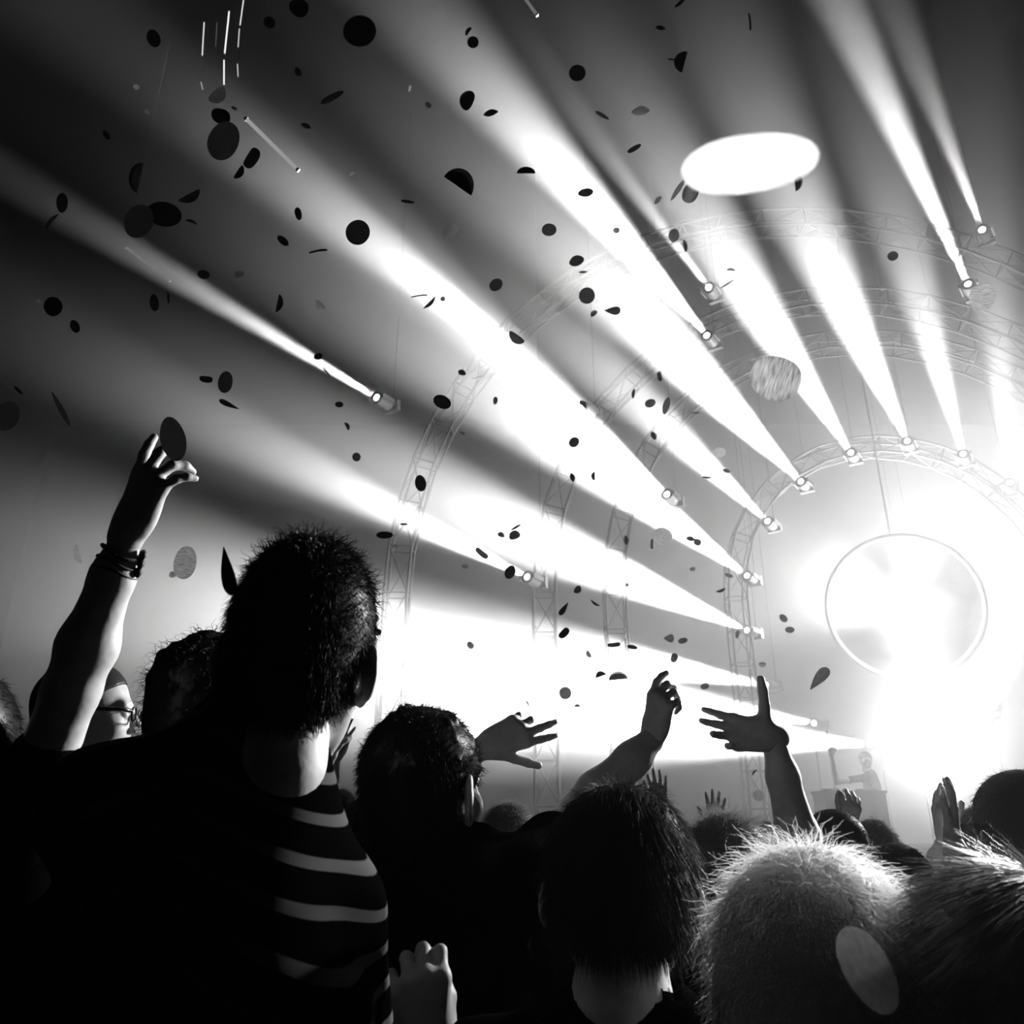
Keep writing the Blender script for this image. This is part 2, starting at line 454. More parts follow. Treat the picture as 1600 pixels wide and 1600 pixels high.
#PART2
# ------------------------------------------------------------------ soft-shape mesher: smooth union of bones -> one closed surface
class Blob:
    def __init__(s, lo, hi, h):
        s.h = h
        s.lo = np.asarray(lo, float) - 2*h
        n = np.ceil((np.asarray(hi, float) + 2*h - s.lo) / h).astype(int) + 1
        s.n = n
        s.F = np.full(n, 1.0, np.float32)
    def _win(s, lo, hi):
        a = np.maximum(0, np.floor((lo - s.lo) / s.h).astype(int))
        b = np.minimum(s.n, np.ceil((hi - s.lo) / s.h).astype(int) + 1)
        if np.any(b <= a): return None
        sl = tuple(slice(a[i], b[i]) for i in range(3))
        ax = [(s.lo[i] + s.h*np.arange(a[i], b[i])).astype(np.float32) for i in range(3)]
        return sl, np.meshgrid(*ax, indexing='ij', sparse=True)
    def _mix(s, sl, d, k, op):
        A = s.F[sl]
        if op == 'add':
            if k <= 0: s.F[sl] = np.minimum(A, d); return
            h = np.clip(.5 + .5*(A - d)/k, 0, 1)
            s.F[sl] = A*(1-h) + d*h - k*h*(1-h)
        else:
            d = -d
            h = np.clip(.5 - .5*(A - d)/k, 0, 1) if k > 0 else (d > A).astype(np.float32)
            s.F[sl] = A*(1-h) + d*h + k*h*(1-h)
    def cone(s, a, b, r1, r2, k=.01, op='add'):
        a = np.asarray(a, float); b = np.asarray(b, float)
        m = max(r1, r2) + k + 2*s.h
        w = s._win(np.minimum(a, b) - m, np.maximum(a, b) + m)
        if w is None: return s
        sl, (X, Y, Z) = w
        ab = b - a; L2 = max(1e-9, float(ab @ ab))
        t = np.clip(((X-a[0])*ab[0] + (Y-a[1])*ab[1] + (Z-a[2])*ab[2]) / L2, 0, 1)
        d = np.sqrt((X-a[0]-t*ab[0])**2 + (Y-a[1]-t*ab[1])**2 + (Z-a[2]-t*ab[2])**2) - (r1 + (r2-r1)*t)
        s._mix(sl, d, k, op); return s
    def ell(s, c, r, R=None, k=.01, op='add'):
        c = np.asarray(c, float); r = np.asarray(r, float)
        m = r.max() + k + 2*s.h
        w = s._win(c - m, c + m)
        if w is None: return s
        sl, (X, Y, Z) = w
        x, y, z = X-c[0], Y-c[1], Z-c[2]
        if R is not None:
            R = np.asarray(R)
            x, y, z = (x*R[0,0]+y*R[1,0]+z*R[2,0], x*R[0,1]+y*R[1,1]+z*R[2,1], x*R[0,2]+y*R[1,2]+z*R[2,2])
        k0 = np.sqrt((x/r[0])**2 + (y/r[1])**2 + (z/r[2])**2)
        k1 = np.sqrt((x/r[0]**2)**2 + (y/r[1]**2)**2 + (z/r[2]**2)**2)
        d = k0*(k0-1)/np.maximum(k1, 1e-6)
        s._mix(sl, d, k, op); return s
    def cut(s, n, c):
        """keep only the side where p.n > c"""
        X, Y, Z = np.meshgrid(*[(s.lo[i]+s.h*np.arange(s.n[i])).astype(np.float32) for i in range(3)], indexing='ij', sparse=True)
        s.F = np.maximum(s.F, c - (X*n[0]+Y*n[1]+Z*n[2])); return s
    def mesh(s):
        F = s.F; S = F < 0; nx, ny, nz = F.shape
        cs = (nx-1, ny-1, nz-1)
        cnt = np.zeros(cs, np.float32); acc = np.zeros(cs + (3,), np.float32)
        quads = []
        edge = {}
        for ax in range(3):
            A = [slice(None)]*3; B = [slice(None)]*3
            A[ax] = slice(0, -1); B[ax] = slice(1, None)
            fa, fb = F[tuple(A)], F[tuple(B)]
            cr = S[tuple(A)] != S[tuple(B)]
            idx = np.argwhere(cr)
            if len(idx) == 0: continue
            va = fa[cr]; t = va/(va - fb[cr])
            P = idx.astype(np.float32); P[:, ax] += t
            o = [a for a in range(3) if a != ax]
            for d1 in (0, 1):
                for d2 in (0, 1):
                    c = idx.copy(); c[:, o[0]] -= d1; c[:, o[1]] -= d2
                    ok = (c[:, o[0]] >= 0) & (c[:, o[1]] >= 0) & (c[:, o[0]] < cs[o[0]]) & (c[:, o[1]] < cs[o[1]])
                    c = c[ok]
                    np.add.at(cnt, tuple(c.T), 1); np.add.at(acc, tuple(c.T), P[ok])
            edge[ax] = (idx, S[tuple(A)][cr], o)
        act = cnt > 0
        ids = np.full(cs, -1, np.int64); ids[act] = np.arange(act.sum())
        V = acc[act]/cnt[act][:, None]*s.h + s.lo
        for ax, (idx, inside, o) in edge.items():
            ok = (idx[:, o[0]] > 0) & (idx[:, o[1]] > 0) & (idx[:, o[0]] < cs[o[0]]) & (idx[:, o[1]] < cs[o[1]])
            idx = idx[ok]; ins = inside[ok]
            q = []
            for d1, d2 in ((1,1),(0,1),(0,0),(1,0)):
                c = idx.copy(); c[:, o[0]] -= d1; c[:, o[1]] -= d2
                q.append(ids[tuple(c.T)])
            q = np.stack(q, 1)
            flip = ins if ax == 1 else ~ins
            q[flip] = q[flip][:, ::-1]
            quads.append(q)
        Q = np.concatenate(quads)
        return V, Q[(Q >= 0).all(1)]

def relax(V, Q, it=1, f=.5):
    V = V.copy()
    for _ in range(it):
        acc = np.zeros_like(V); c = np.zeros(len(V))
        for k in range(4):
            for k2 in ((k+1) % 4, (k-1) % 4):
                np.add.at(acc, Q[:, k], V[Q[:, k2]]); np.add.at(c, Q[:, k], 1)
        V = V*(1-f) + f*acc/np.maximum(c, 1)[:, None]
    return V

def rotm(yaw=0, pitch=0, roll=0):
    """head turn: yaw left +, pitch up +, roll towards the right shoulder +"""
    return np.array(Matrix.Rotation(math.radians(yaw), 3, 'Z') @ Matrix.Rotation(math.radians(pitch), 3, 'X') @ Matrix.Rotation(math.radians(roll), 3, 'Y'))

# ---- one adult head (face towards +y, crown towards +z, origin between the ears)
def make_head(h=.0032):
    B = Blob((-.11, -.13, -.17), (.11, .14, .14), h)
    B.ell((0, -.018, .038), (.077, .098, .086), k=0)
    B.ell((0, .030, -.028), (.060, .064, .082), k=.03)
    for sx in (-1, 1):
        B.cone((sx*.054, -.004, -.045), (sx*.022, .068, -.098), .020, .016, k=.025)
        B.ell((sx*.040, .058, -.022), (.024, .026, .024), k=.02)
    B.ell((0, .078, -.100), (.020, .016, .016), k=.015)
    B.cone((-.036, .078, .022), (.036, .078, .022), .012, .012, k=.015)
    for sx in (-1, 1):
        B.ell((sx*.032, .096, .002), (.017, .014, .012), k=.008, op='sub')
        B.ell((sx*.032, .079, .002), (.0125, .0125, .0125), k=.002)
    B.cone((0, .088, .014), (0, .108, -.022), .007, .011, k=.012)
    for sx in (-1, 1): B.ell((sx*.011, .100, -.028), (.008, .010, .008), k=.005)
    B.ell((0, .090, -.056), (.024, .010, .0065), k=.005)
    B.ell((0, .087, -.069), (.021, .010, .0075), k=.005)
    B.ell((0, .100, -.0625), (.022, .010, .0018), k=.002, op='sub')
    # ears: flared shell with a hollow
    for sx in (-1, 1):
        Re = np.array(Matrix.Rotation(math.radians(sx*34), 3, 'Z') @ Matrix.Rotation(math.radians(-10), 3, 'X'))
        B.ell((sx*.090, -.014, -.004), (.0080, .023, .036), Re, k=.005)
        B.ell((sx*.083, -.005, -.033), (.007, .011, .013), Re, k=.005)
        B.ell((sx*.097, -.008, .000), (.0060, .0130, .023), Re, k=.003, op='sub')
    B.cone((0, -.022, -.05), (0, -.034, -.105), .054, .048, k=.03)
    V, Q = B.mesh()
    return relax(V, Q, 1, .4), Q
HEAD_V, HEAD_Q = make_head()

# ---- one hand (left hand: fingers +y, thumb +x, back of the hand +z, wrist at the origin)
def make_hand(curl=(10,10,10,10), spread=8, thumb=(40, 15), h=.0032, cross=None):
    B = Blob((-.10, -.06, -.11), (.12, .21, .06), h)
    kn = [(.030,.090,0), (.010,.095,.003), (-.010,.090,.002), (-.029,.079,-.002)]
    B.cone((0,-.012,0), (0,.012,0), .024, .022, k=0)
    for k in kn: B.cone((k[0]*.45, .012, 0), k, .017, .0125, k=.014)
    B.cone((.004,-.006,0), (.022,.030,-.006), .022, .018, k=.014)
    B.ell((.020,.035,-.010), (.020,.032,.014), k=.012)
    B.ell((-.020,.035,-.008), (.014,.032,.012), k=.012)
    L = [.072,.080,.075,.058]; rad = [.0098,.0100,.0095,.0083]
    for i, k in enumerate(kn):
        sp = math.radians((1.5-i)*spread*(1 if not cross else cross[i]))
        c = curl[i]; a = 0; p = np.array(k, float)
        for j, (fr, ca) in enumerate(((.46,.75),(.30,1.1),(.24,.8))):
            a += math.radians(c*ca)
            d = np.array([math.sin(sp)*math.cos(a), math.cos(sp)*math.cos(a), -math.sin(a)])
            q = p + d*L[i]*fr
            B.cone(p, q, rad[i]*(1-.10*j), rad[i]*(1-.10*(j+1)), k=.004 if j else .007)
            p = q
    to, tc = thumb
    p = np.array([.020,.022,-.006]); a = math.radians(to)
    for j, (Ls, r1, r2) in enumerate(((.045,.016,.0125),(.034,.0120,.0108),(.026,.0108,.0088))):
        d = np.array([math.sin(a), math.cos(a), -.25]); d /= np.linalg.norm(d)
        q = p + d*Ls
        B.cone(p, q, r1, r2, k=.010 if j == 0 else .004)
        p = q; a -= math.radians(tc)
    V, Q = B.mesh()
    return relax(V, Q, 1, .4), Q

def place_hand(VQ, wrist, ydir, zdir, right=False, s=1.0):
    V, Q = VQ
    y = nrm(ydir); z = np.asarray(zdir, float); z = nrm(z - y*(z @ y)); x = np.cross(y, z)
    W = V.copy()*s
    if right: W[:, 0] *= -1; Q = Q[:, ::-1]
    return W[:, :1]*x + W[:, 1:2]*y + W[:, 2:3]*z + np.asarray(wrist), Q

def join(parts):
    Vs, Qs, o = [], [], 0
    for V, Q in parts:
        Vs.append(V); Qs.append(np.asarray(Q) + o); o += len(V)
    return np.concatenate(Vs), np.concatenate(Qs)

# ---- hair: a cap grown over the skull plus loose strands
def hair_cap(thick=.012, line=(.94, -.012), extra=None, h=.005, wide=1.0, lump=.0, seed=1, top=1.0, ears=True):
    B = Blob((-.17, -.19, -.30), (.17, .15, .20), h)
    B.ell((0, -.018, .038), (.077*wide+thick, .098+thick, .086+thick*top), k=0)
    B.ell((0, -.045, -.03), (.064*wide+thick, .055+thick, .07), k=.03)
    n = nrm((0, -line[0], 1.0)); B.cut(n, line[1])
    if ears:
        for sx in (-1, 1): B.ell((sx*.098, .000, -.012), (.030, .034, .046), k=.006, op='sub')
    if extra:
        for a, b, r1, r2 in extra: B.cone(a, b, r1, r2, k=.03)
    if lump:
        r = np.random.default_rng(seed)
        for _ in range(90):
            v = nrm(r.normal(size=3)); v[2] = abs(v[2])*1.2-.15
            c = np.array([0, -.018, .038]) + v*np.array([.077*wide+thick*.8, .098+thick*.8, .086+thick*.8])
            if c @ n < line[1]: continue
            B.ell(c, np.full(3, lump*r.uniform(.6, 1.3)), k=.006)
    V, Q = B.mesh()
    return relax(V, Q, 1, .5), Q

def strands(V, Q, n, length, width, comb=(0,-.3,-.3), lift=.6, wild=.35, curl=0.0, seg=4, seed=3, mask=None, flow=.5, crown=(0,-.02,.13)):
    """thin three-sided tapering hairs rooted on the cap"""
    r = np.random.default_rng(seed)
    T = np.concatenate([Q[:, [0,1,2]], Q[:, [0,2,3]]])
    a, b, c = V[T[:,0]], V[T[:,1]], V[T[:,2]]
    N = np.cross(b-a, c-a); A = np.linalg.norm(N, axis=1); N = N/np.maximum(A, 1e-12)[:, None]
    cen = (a+b+c)/3
    w = A.copy()
    if mask is not None: w = w*mask(cen)
    i = r.choice(len(T), n, p=w/w.sum())
    u = r.random((n, 2)); fl = u.sum(1) > 1; u[fl] = 1-u[fl]
    P = a[i] + u[:, :1]*(b[i]-a[i]) + u[:, 1:]*(c[i]-a[i])
    nn = N[i]
    comb = np.asarray(comb, float)
    fl_ = P - np.asarray(crown); fl_ /= np.linalg.norm(fl_, axis=1)[:, None]
    tg = comb + flow*fl_
    tg = tg - nn*np.minimum(0, (tg*nn).sum(1))[:, None]
    d = nn*lift + tg + r.normal(size=(n, 3))*wild
    d /= np.linalg.norm(d, axis=1)[:, None]
    Ln = length*r.uniform(.5, 1.3, n)
    ph = r.uniform(0, 6.28, n); u1 = np.cross(d, r.normal(size=(n, 3))); u1 /= np.linalg.norm(u1, axis=1)[:, None]
    u2 = np.cross(d, u1)
    pts = []
    p = P - nn*.002
    for k in range(seg+1):
        t = k/seg
        off = curl*(np.cos(ph+t*7)[:, None]*u1 + np.sin(ph+t*7)[:, None]*u2)*t
        pts.append(p + off)
        d = d + np.array([0, 0, -.14]) * t + tg*.10
        d /= np.linalg.norm(d, axis=1)[:, None]
        p = p + d*(Ln/seg)[:, None]
    rings = []
    for k in range(seg+1):
        ww = width*(1 - .8*k/seg)
        for j in range(3):
            an = 2.094*j
            rings.append(pts[k] + ww*(math.cos(an)*u1 + math.sin(an)*u2))
    VV = np.stack(rings, 1).reshape(-1, 3)
    m = 3*(seg+1)
    base = (np.arange(n)*m)[:, None]
    qs = []
    for k in range(seg):
        for j in range(3):
            j2 = (j+1) % 3
            qs.append(np.array([k*3+j, k*3+j2, (k+1)*3+j2, (k+1)*3+j])[None] + base)
    return VV, np.concatenate(qs)

# ------------------------------------------------------------------ people
M_SKIN = principled('skin', .42, .5, .35, noise=(60, .10), bump=.06)
M_SKIN_D = principled('darker_skin', .22, .5, .35, noise=(60, .10), bump=.06)
M_HAIR_K = hair_mat('black_hair', .004, .010, .02)
M_HAIR_D = hair_mat('dark_hair', .025, .08, .015)
M_HAIR_M = hair_mat('brown_hair', .06, .30, .015)
M_HAIR_G = hair_mat('glossy_dark_hair', .03, .12, .30)
M_HAIR_L = hair_mat('fair_hair', .28, .80, .10)
M_CLOTH_K = principled('black_cotton', .003, .95, .0, noise=(180, .4), bump=.15)
M_CLOTH_D = principled('dark_cotton', .010, .95, .0, noise=(180, .4), bump=.15)
M_CLOTH_G = principled('grey_cotton', .16, .85, .15, noise=(180, .3), bump=.15, sheen=.1)
M_TROUSER = principled('dark_denim', .02, .85, .15, noise=(140, .4))
M_SHOE = principled('black_leather', .015, .4, .4)

def striped():
    m = principled('striped_jersey', .012, .85, .15)
    nt = m.node_tree; b = nt.nodes['Principled BSDF']
    at_ = nt.nodes.new('ShaderNodeAttribute'); at_.attribute_name = 'stripe'
    mu = nt.nodes.new('ShaderNodeMath'); mu.operation = 'DIVIDE'; mu.inputs[1].default_value = .040
    fr = nt.nodes.new('ShaderNodeMath'); fr.operation = 'FRACT'
    cr = nt.nodes.new('ShaderNodeValToRGB'); e = cr.color_ramp.elements
    e[0].position = 0; e[0].color = (.0015,.0015,.0015,1)
    e[1].position = .68; e[1].color = (.0015,.0015,.0015,1)
    x = e.new(.71); x.color = (.07,.07,.07,1); x = e.new(.96); x.color = (.07,.07,.07,1); x = e.new(.99); x.color = (.0015,.0015,.0015,1)
    nt.links.new(at_.outputs['Fac'], mu.inputs[0]); nt.links.new(mu.outputs[0], fr.inputs[0])
    nt.links.new(fr.outputs[0], cr.inputs[0]); nt.links.new(cr.outputs[0], b.inputs['Base Color'])
    b.inputs['Specular IOR Level'].default_value = .0
    return m
M_STRIPE = striped()

def person(label, head, d, hrot=(0,0,0), hs=1.0, body_yaw=None, sh=None, arms=(), hair=None, hair_m=None,
           shirt=None, skin=None, sleeve=.45, neck_to=None, near=True, group=None, width=.185, drop=.175, ground=0.0, lean=(0,0), stripe=False):
    skin = skin or M_SKIN; shirt = shirt or M_CLOTH_K; hair_m = hair_m or M_HAIR_D
    hc = at(head[0], head[1], d) if len(head) == 2 else np.asarray(head, float)
    R = rotm(*hrot)
    by = math.radians(hrot[0]*.4 if body_yaw is None else body_yaw)
    bx = np.array([math.cos(by), math.sin(by), 0]); bf = np.array([-math.sin(by), math.cos(by), 0])
    sc = hc + np.array([0, 0, -drop*hs]) - bf*.03 + np.array([lean[0], lean[1], 0])
    if sh is not None:
        SL, SR = at(*sh[0]), at(*sh[1])
        sc = (SL+SR)/2 + np.array([0, 0, .02])
    else:
        SL, SR = sc - bx*width*hs + [0,0,-.065], sc + bx*width*hs + [0,0,-.065]
    if neck_to is not None: sc = at(*neck_to)
    hip = np.array([(SL[0]+SR[0])/2 - lean[0], (SL[1]+SR[1])/2 - lean[1], max(ground+.75, ground+(min(SL[2], SR[2])-ground)*.60)])
    root = empty('person', (hip[0], hip[1], ground))
    tag(root, label, 'person', group)
    # ---- body: head, neck, arms and hands as one mesh
    parts = []
    parts.append(((HEAD_V*hs) @ R.T + hc, HEAD_Q))
    ah = .0065 if near else .012
    nb = hc + R @ np.array([0, -.022, -.05])*hs
    lo = np.minimum(nb, sc) - .09; hi = np.maximum(nb, sc) + .09
    B = Blob(lo, hi, ah)
    nm = hc + R @ np.array([0, -.036, -.125])*hs
    B.cone(nb, nm, .056*hs, .055*hs, k=0); B.cone(nm, sc, .055*hs, .054*hs, k=.03)
    parts.append(B.mesh())
    for A in arms:
        S = SL if A['s'] == 'L' else SR
        E = at(*A['e']); W = at(*A['w']); t = A.get('t', 1.0)
        P = [S, E, W]
        B = Blob(np.min(P, 0)-.07, np.max(P, 0)+.07, ah)
        B.cone(S, S+(E-S)*.4, .052*t, .047*t, k=0); B.cone(S+(E-S)*.3, E, .047*t, .040*t, k=.02)
        mid = E + (W-E)*.28
        B.cone(E, mid, .039*t, .043*t, k=.02); B.cone(mid, E+(W-E)*.72, .043*t, .031*t, k=.02)
        B.cone(E+(W-E)*.72, W, .031*t, .022*t, k=.02)
        parts.append(B.mesh())
        if A.get('hand'):
            H = A['hand']
            parts.append(place_hand(make_hand(**H.get('pose', {}), h=.0032 if near else .006), W, cvec(*H['y']), cvec(*H['z']), A['s'] == 'R' if 'right' not in H else H['right'], H.get('size', 1.0)))
    V, Q = join(parts)
    body = link('body', mesh_np('body', V, Q), skin, root)
    # ---- shirt
    sh_h = .012 if near else .022
    lo = np.minimum.reduce([SL, SR, hip]) - .2; hi = np.maximum.reduce([SL, SR, sc]) + .12
    for A in arms:
        S = SL if A['s'] == 'L' else SR; E = at(*A['e']); X = S + (E-S)*A.get('sleeve', sleeve)
        lo = np.minimum(lo, X-.09); hi = np.maximum(hi, X+.09)
    B = Blob(lo, hi, sh_h)
    ch = sc*.3 + (SL+SR)/2*.7 + np.array([0, 0, -.12])
    Rb = np.stack([bx, bf, np.array([0,0,1.0])], 1)
    sw = np.linalg.norm(SR-SL)/2
    B.ell(ch, (sw*.92, .115, .19), Rb, k=0)
    B.cone(ch + [0,0,-.08], hip, .125, .125, k=.06)
    for s_, S in ((-1, SL), (1, SR)):
        B.cone(ch + s_*bx*.07 + [0,0,-.1], hip + s_*bx*.06, .11, .11, k=.05)
        B.cone(sc + np.array([0,0,-.025]), S, .062*hs, .060*hs, k=.05)
    used = set()
    segs = []
    for A in arms:
        S = SL if A['s'] == 'L' else SR; E = at(*A['e']); t = A.get('t', 1.0); X = S + (E-S)*A.get('sleeve', sleeve)
        B.cone(S, X, .062*t, .058*t, k=.03); used.add(A['s']); segs.append((S, X))
    for s_, S in (('L', SL), ('R', SR)):
        if s_ in used: continue
        sg = -1 if s_ == 'L' else 1
        E = S + bx*sg*.05 + np.array([0,0,-.27]); B.cone(S, E, .060, .052, k=.03); segs.append((S, E))
        B.cone(E, E + bf*.12 + np.array([0,0,-.16]), .050, .042, k=.03)
    # collar and neck opening
    B.cone(sc + np.array([0,0,-.06]), sc + np.array([0,0,.018]) + bf*.004, .085*hs, .066*hs, k=.03)
    B.cone(sc + np.array([0,0,.02]) + bf*.005, sc + np.array([0, 0, .14]) + bf*.02, .060*hs, .066*hs, k=.006, op='sub')
    Vs, Qs = B.mesh()
    Vs = relax(Vs, Qs, 2, .5)
    me = mesh_np('shirt', Vs, Qs)
    if stripe:
        x = (Vs - sc) @ bx; st = (Vs - sc)[:, 2] + .55*np.abs(x)
        for S, X in segs:
            ab = X-S; L = np.linalg.norm(ab); t = ((Vs-S) @ ab)/L
            dd = np.linalg.norm(Vs - S - np.clip(t, 0, L)[:, None]*ab/L, axis=1)
            side = np.sign((S-sc) @ bx)
            w = np.clip((t-.02)/.05, 0, 1)*(dd < .085)*np.clip((side*x - sw*.75)/.04, 0, 1)
            st = st*(1-w) + (-t + (S-sc)[2] + .55*abs((S-sc) @ bx) + .03)*w
        a = me.attributes.new('stripe', 'FLOAT', 'POINT'); a.data.foreach_set('value', (st+4).astype(np.float32))
    link('shirt', me, shirt, root)
    # ---- trousers and shoes
    lo = hip - np.array([.3, .3, 0]); lo[2] = ground + .02
    B = Blob(lo, hip + np.array([.3, .3, .12]), .028)
    B.ell(hip + np.array([0,0,-.06]), (.17,.12,.14), Rb, k=0)
    for s_ in (-1, 1):
        kn = hip + s_*bx*.11 + np.array([0,0,-.42*(hip[2]-ground)/.95]) + bf*.02
        an = np.array([hip[0], hip[1], ground]) + s_*bx*.13 + np.array([0,0,.09])
        B.cone(hip + s_*bx*.085 + np.array([0,0,-.08]), kn, .095, .068, k=.04); B.cone(kn, an, .068, .055, k=.04)
    link('trousers', mesh_np('trousers', *B.mesh()), M_TROUSER, root)
    for s_ in (-1, 1):
        an = np.array([hip[0], hip[1], ground]) + s_*bx*.13
        B = Blob(an - [.2,.2,0], an + [.2,.25,.12], .018)
        B.cone(an + [0,0,.05] - bf*.03, an + bf*.15 + [0,0,.045], .045, .040, k=0)
        B.cut((0,0,1), ground+.002)
        link('shoe', mesh_np('shoe', *B.mesh()), M_SHOE, root)
    # ---- hair
    if hair:
        hp = []
        cap = hair_cap(**hair.get('cap', {}))
        hp.append(cap)
        for st in hair.get('strands', []):
            hp.append(strands(cap[0], cap[1], **st))
        V, Q = join(hp)
        link('hair', mesh_np('hair', (V*hs) @ R.T + hc, Q), hair_m, root)
    return root, hc, R

UPV = (0, 1, 0)
SHORT = dict(cap=dict(thick=.008), strands=[dict(n=3000, length=.013, width=.0006, comb=(0,-.1,-.3), lift=.4, wild=.35)])
FUZZ = dict(cap=dict(thick=.006, h=.006), strands=[dict(n=2500, length=.009, width=.0008, lift=.8, wild=.5)])
FARH = dict(cap=dict(thick=.012, h=.008), strands=[dict(n=1200, length=.022, width=.0014, lift=.6, wild=.6)])

# A  the tall man
rA, hA, RA = person('tall man seen from behind in a dark striped shirt, nearest at left', (472,1036), .95, (-5,3,7), .96,
    sh=((160,1262,.84),(512,1424,.91)), neck_to=(404,1140,.92), body_yaw=-18,
    arms=[dict(s='R', e=(548,1790,.89), w=(700,2000,1.10), sleeve=.9, t=1.02),
          dict(s='L', e=(330,1900,1.25), w=(664,1664,.97), sleeve=.9,
               hand=dict(y=(-.12,.9,.25), z=(.2,.1,-1), right=False, pose=dict(curl=(55,60,60,55), spread=4, thumb=(20,30))))],
    hair=dict(cap=dict(thick=.008, h=.004, line=(.62,-.030), lump=.004, seed=2, top=4.0), strands=[
        dict(n=9000, length=.016, width=.0006, comb=(.1,-.2,-.5), lift=.25, wild=.25, curl=.001, seed=5),
        dict(n=1200, length=.022, width=.0007, comb=(.2,.0,.05), lift=.4, wild=.5, curl=.004, seed=6, mask=lambda c: (c[:,2] > .09)*1.0)]),
    hair_m=M_HAIR_K, shirt=M_STRIPE, stripe=True)

# B  raised arm with bracelets at the left edge
rB, hB, RB = person('person at the left edge raising an arm with bracelets to catch confetti', (-84,1192), 1.12, (14,5,0), 1.0,
    sh=((-240,1440,1.1),(12,1352,1.12)),
    arms=[dict(s='R', e=(112,1078,1.12), w=(201,832,1.13), sleeve=.60, t=.88,
               hand=dict(y=(.34,.94,.1), z=(-.45,.3,-.85), pose=dict(curl=(10,22,40,30), spread=17, thumb=(42,4)), size=.92))],
    hair=SHORT, hair_m=M_HAIR_K, shirt=M_CLOTH_K)

# C  shaven man with glasses
rC, hC, RC = person('shaven man in black glasses looking right, behind the raised arm', (136,1122), 1.78, (-76,2,0), 1.0,
    hair=dict(cap=dict(thick=.0035, h=.005, line=(.80,.012)), strands=[dict(n=600, length=.005, width=.0006, lift=1, wild=.3)]), hair_m=M_HAIR_D, body_yaw=-40)

# D  curly dark head behind the tall man
rD, hD, RD = person('dark curly head between the man in glasses and the tall man', (318,1112), 1.46, (-12,0,3), 1.0,
    hair=dict(cap=dict(thick=.010, h=.005, lump=.010, seed=9), strands=[dict(n=900, length=.026, width=.0007, comb=(-.1,0,-.1), lift=.4, wild=.5, curl=.007, seed=4)]),
    hair_m=M_HAIR_K)

# E  clapping hands behind the tall man's ear
person('person hidden behind the tall man, clapping hands raised by his ear', (395,1290), 1.75, (-10,0,0), .98,
    sh=((300,1500,1.75),(520,1480,1.72)),
    arms=[dict(s='R', e=(462,1330,1.62), w=(484,1222,1.60), t=.82, sleeve=.5,
               hand=dict(y=(.36,.93,.05), z=(-.5,.1,-.8), pose=dict(curl=(10,12,16,24), spread=5, thumb=(28,10)), size=.88))],
    hair=SHORT, hair_m=M_HAIR_K, skin=M_SKIN_D)
# F  pale arm further back
person('person far behind with one pale thin arm held straight up', (488,1345), 3.3, (0,0,0), .95,
    sh=((430,1420,3.3),(520,1410,3.3)),
    arms=[dict(s='R', e=(506,1300,3.2), w=(528,1178,3.2), t=.75, sleeve=.4,
               hand=dict(y=(.25,.95,.0), z=(-.4,0,-.9), pose=dict(curl=(8,10,12,14), spread=6), size=.9))],
    hair=FARH, near=False)

# G  centre man reaching with both arms
rG, hG, RG = person('centre man in a dark t-shirt reaching both arms towards the stage', (666,1240), 1.26, (-30,4,2), 1.0,
    sh=((600,1400,1.17),(815,1378,1.25)), body_yaw=8, neck_to=(688,1330,1.235),
    arms=[dict(s='R', e=(902,1282,1.48), w=(1020,1152,1.58), sleeve=.52, t=1.05,
               hand=dict(y=(.22,.97,.1), z=(-.82,.1,-.5), pose=dict(curl=(22,55,70,78), spread=5, thumb=(30,28)), size=.86)),
          dict(s='L', e=(598,1268,1.50), w=(758,1166,1.56), sleeve=.85, t=.92,
               hand=dict(y=(.90,.36,.12), z=(.1,.25,-1), pose=dict(curl=(10,12,46,58), spread=7, thumb=(46,4)), size=.86))],
    hair=dict(cap=dict(thick=.009, h=.0045, line=(.80,-.014), lump=.006, seed=12), strands=[
        dict(n=6000, length=.014, width=.0006, comb=(0,-.2,-.4), lift=.3, wild=.3, curl=.001),
        dict(n=700, length=.018, width=.0006, comb=(.2,0,.0), lift=.5, wild=.6, curl=.005, seed=8)]), hair_m=M_HAIR_K)

# H  bowl-cut head in front of the centre man's arm
rH, hH, RH = person('person with a thick dark bowl cut, nearest at the centre bottom', (972,1405), 1.05, (-10,-4,2), 1.02,
    hair=dict(cap=dict(thick=.013, h=.0045, wide=1.05, line=(.34,-.018), top=1.2, ears=False), strands=[
        dict(n=9000, length=.034, width=.0006, comb=(.05,-.1,-.45), lift=.05, wild=.12, seed=21, crown=(0,.07,.11)),
        dict(n=400, length=.02, width=.0005, comb=(0,0,-.3), lift=.25, wild=.4, seed=22)]), hair_m=M_HAIR_D, body_yaw=-5, drop=.13)

# J  broad back bent forward behind that head
person('person bending forward in a grey shirt behind the bowl cut', (978,1345), 2.35, (0,-45,0), 1.0,
    sh=((845,1338,2.05),(1080,1338,2.05)), neck_to=(968,1318,2.15),
    arms=[dict(s='L', e=(775,1400,2.2), w=(760,1480,2.4), sleeve=.5, t=1.1), dict(s='R', e=(1150,1420,2.2), w=(1160,1500,2.4), sleeve=.5, t=1.1)],
    hair=FARH, shirt=M_CLOTH_D, hair_m=M_HAIR_D)
# K
person('fuzzy-haired person just right of the centre man\'s cheek', (796,1325), 2.5, (0,0,0), 1.0,
    hair=dict(cap=dict(thick=.010, h=.006), strands=[dict(n=3500, length=.022, width=.0009, lift=.8, wild=.6)]), hair_m=M_HAIR_M, skin=M_SKIN)
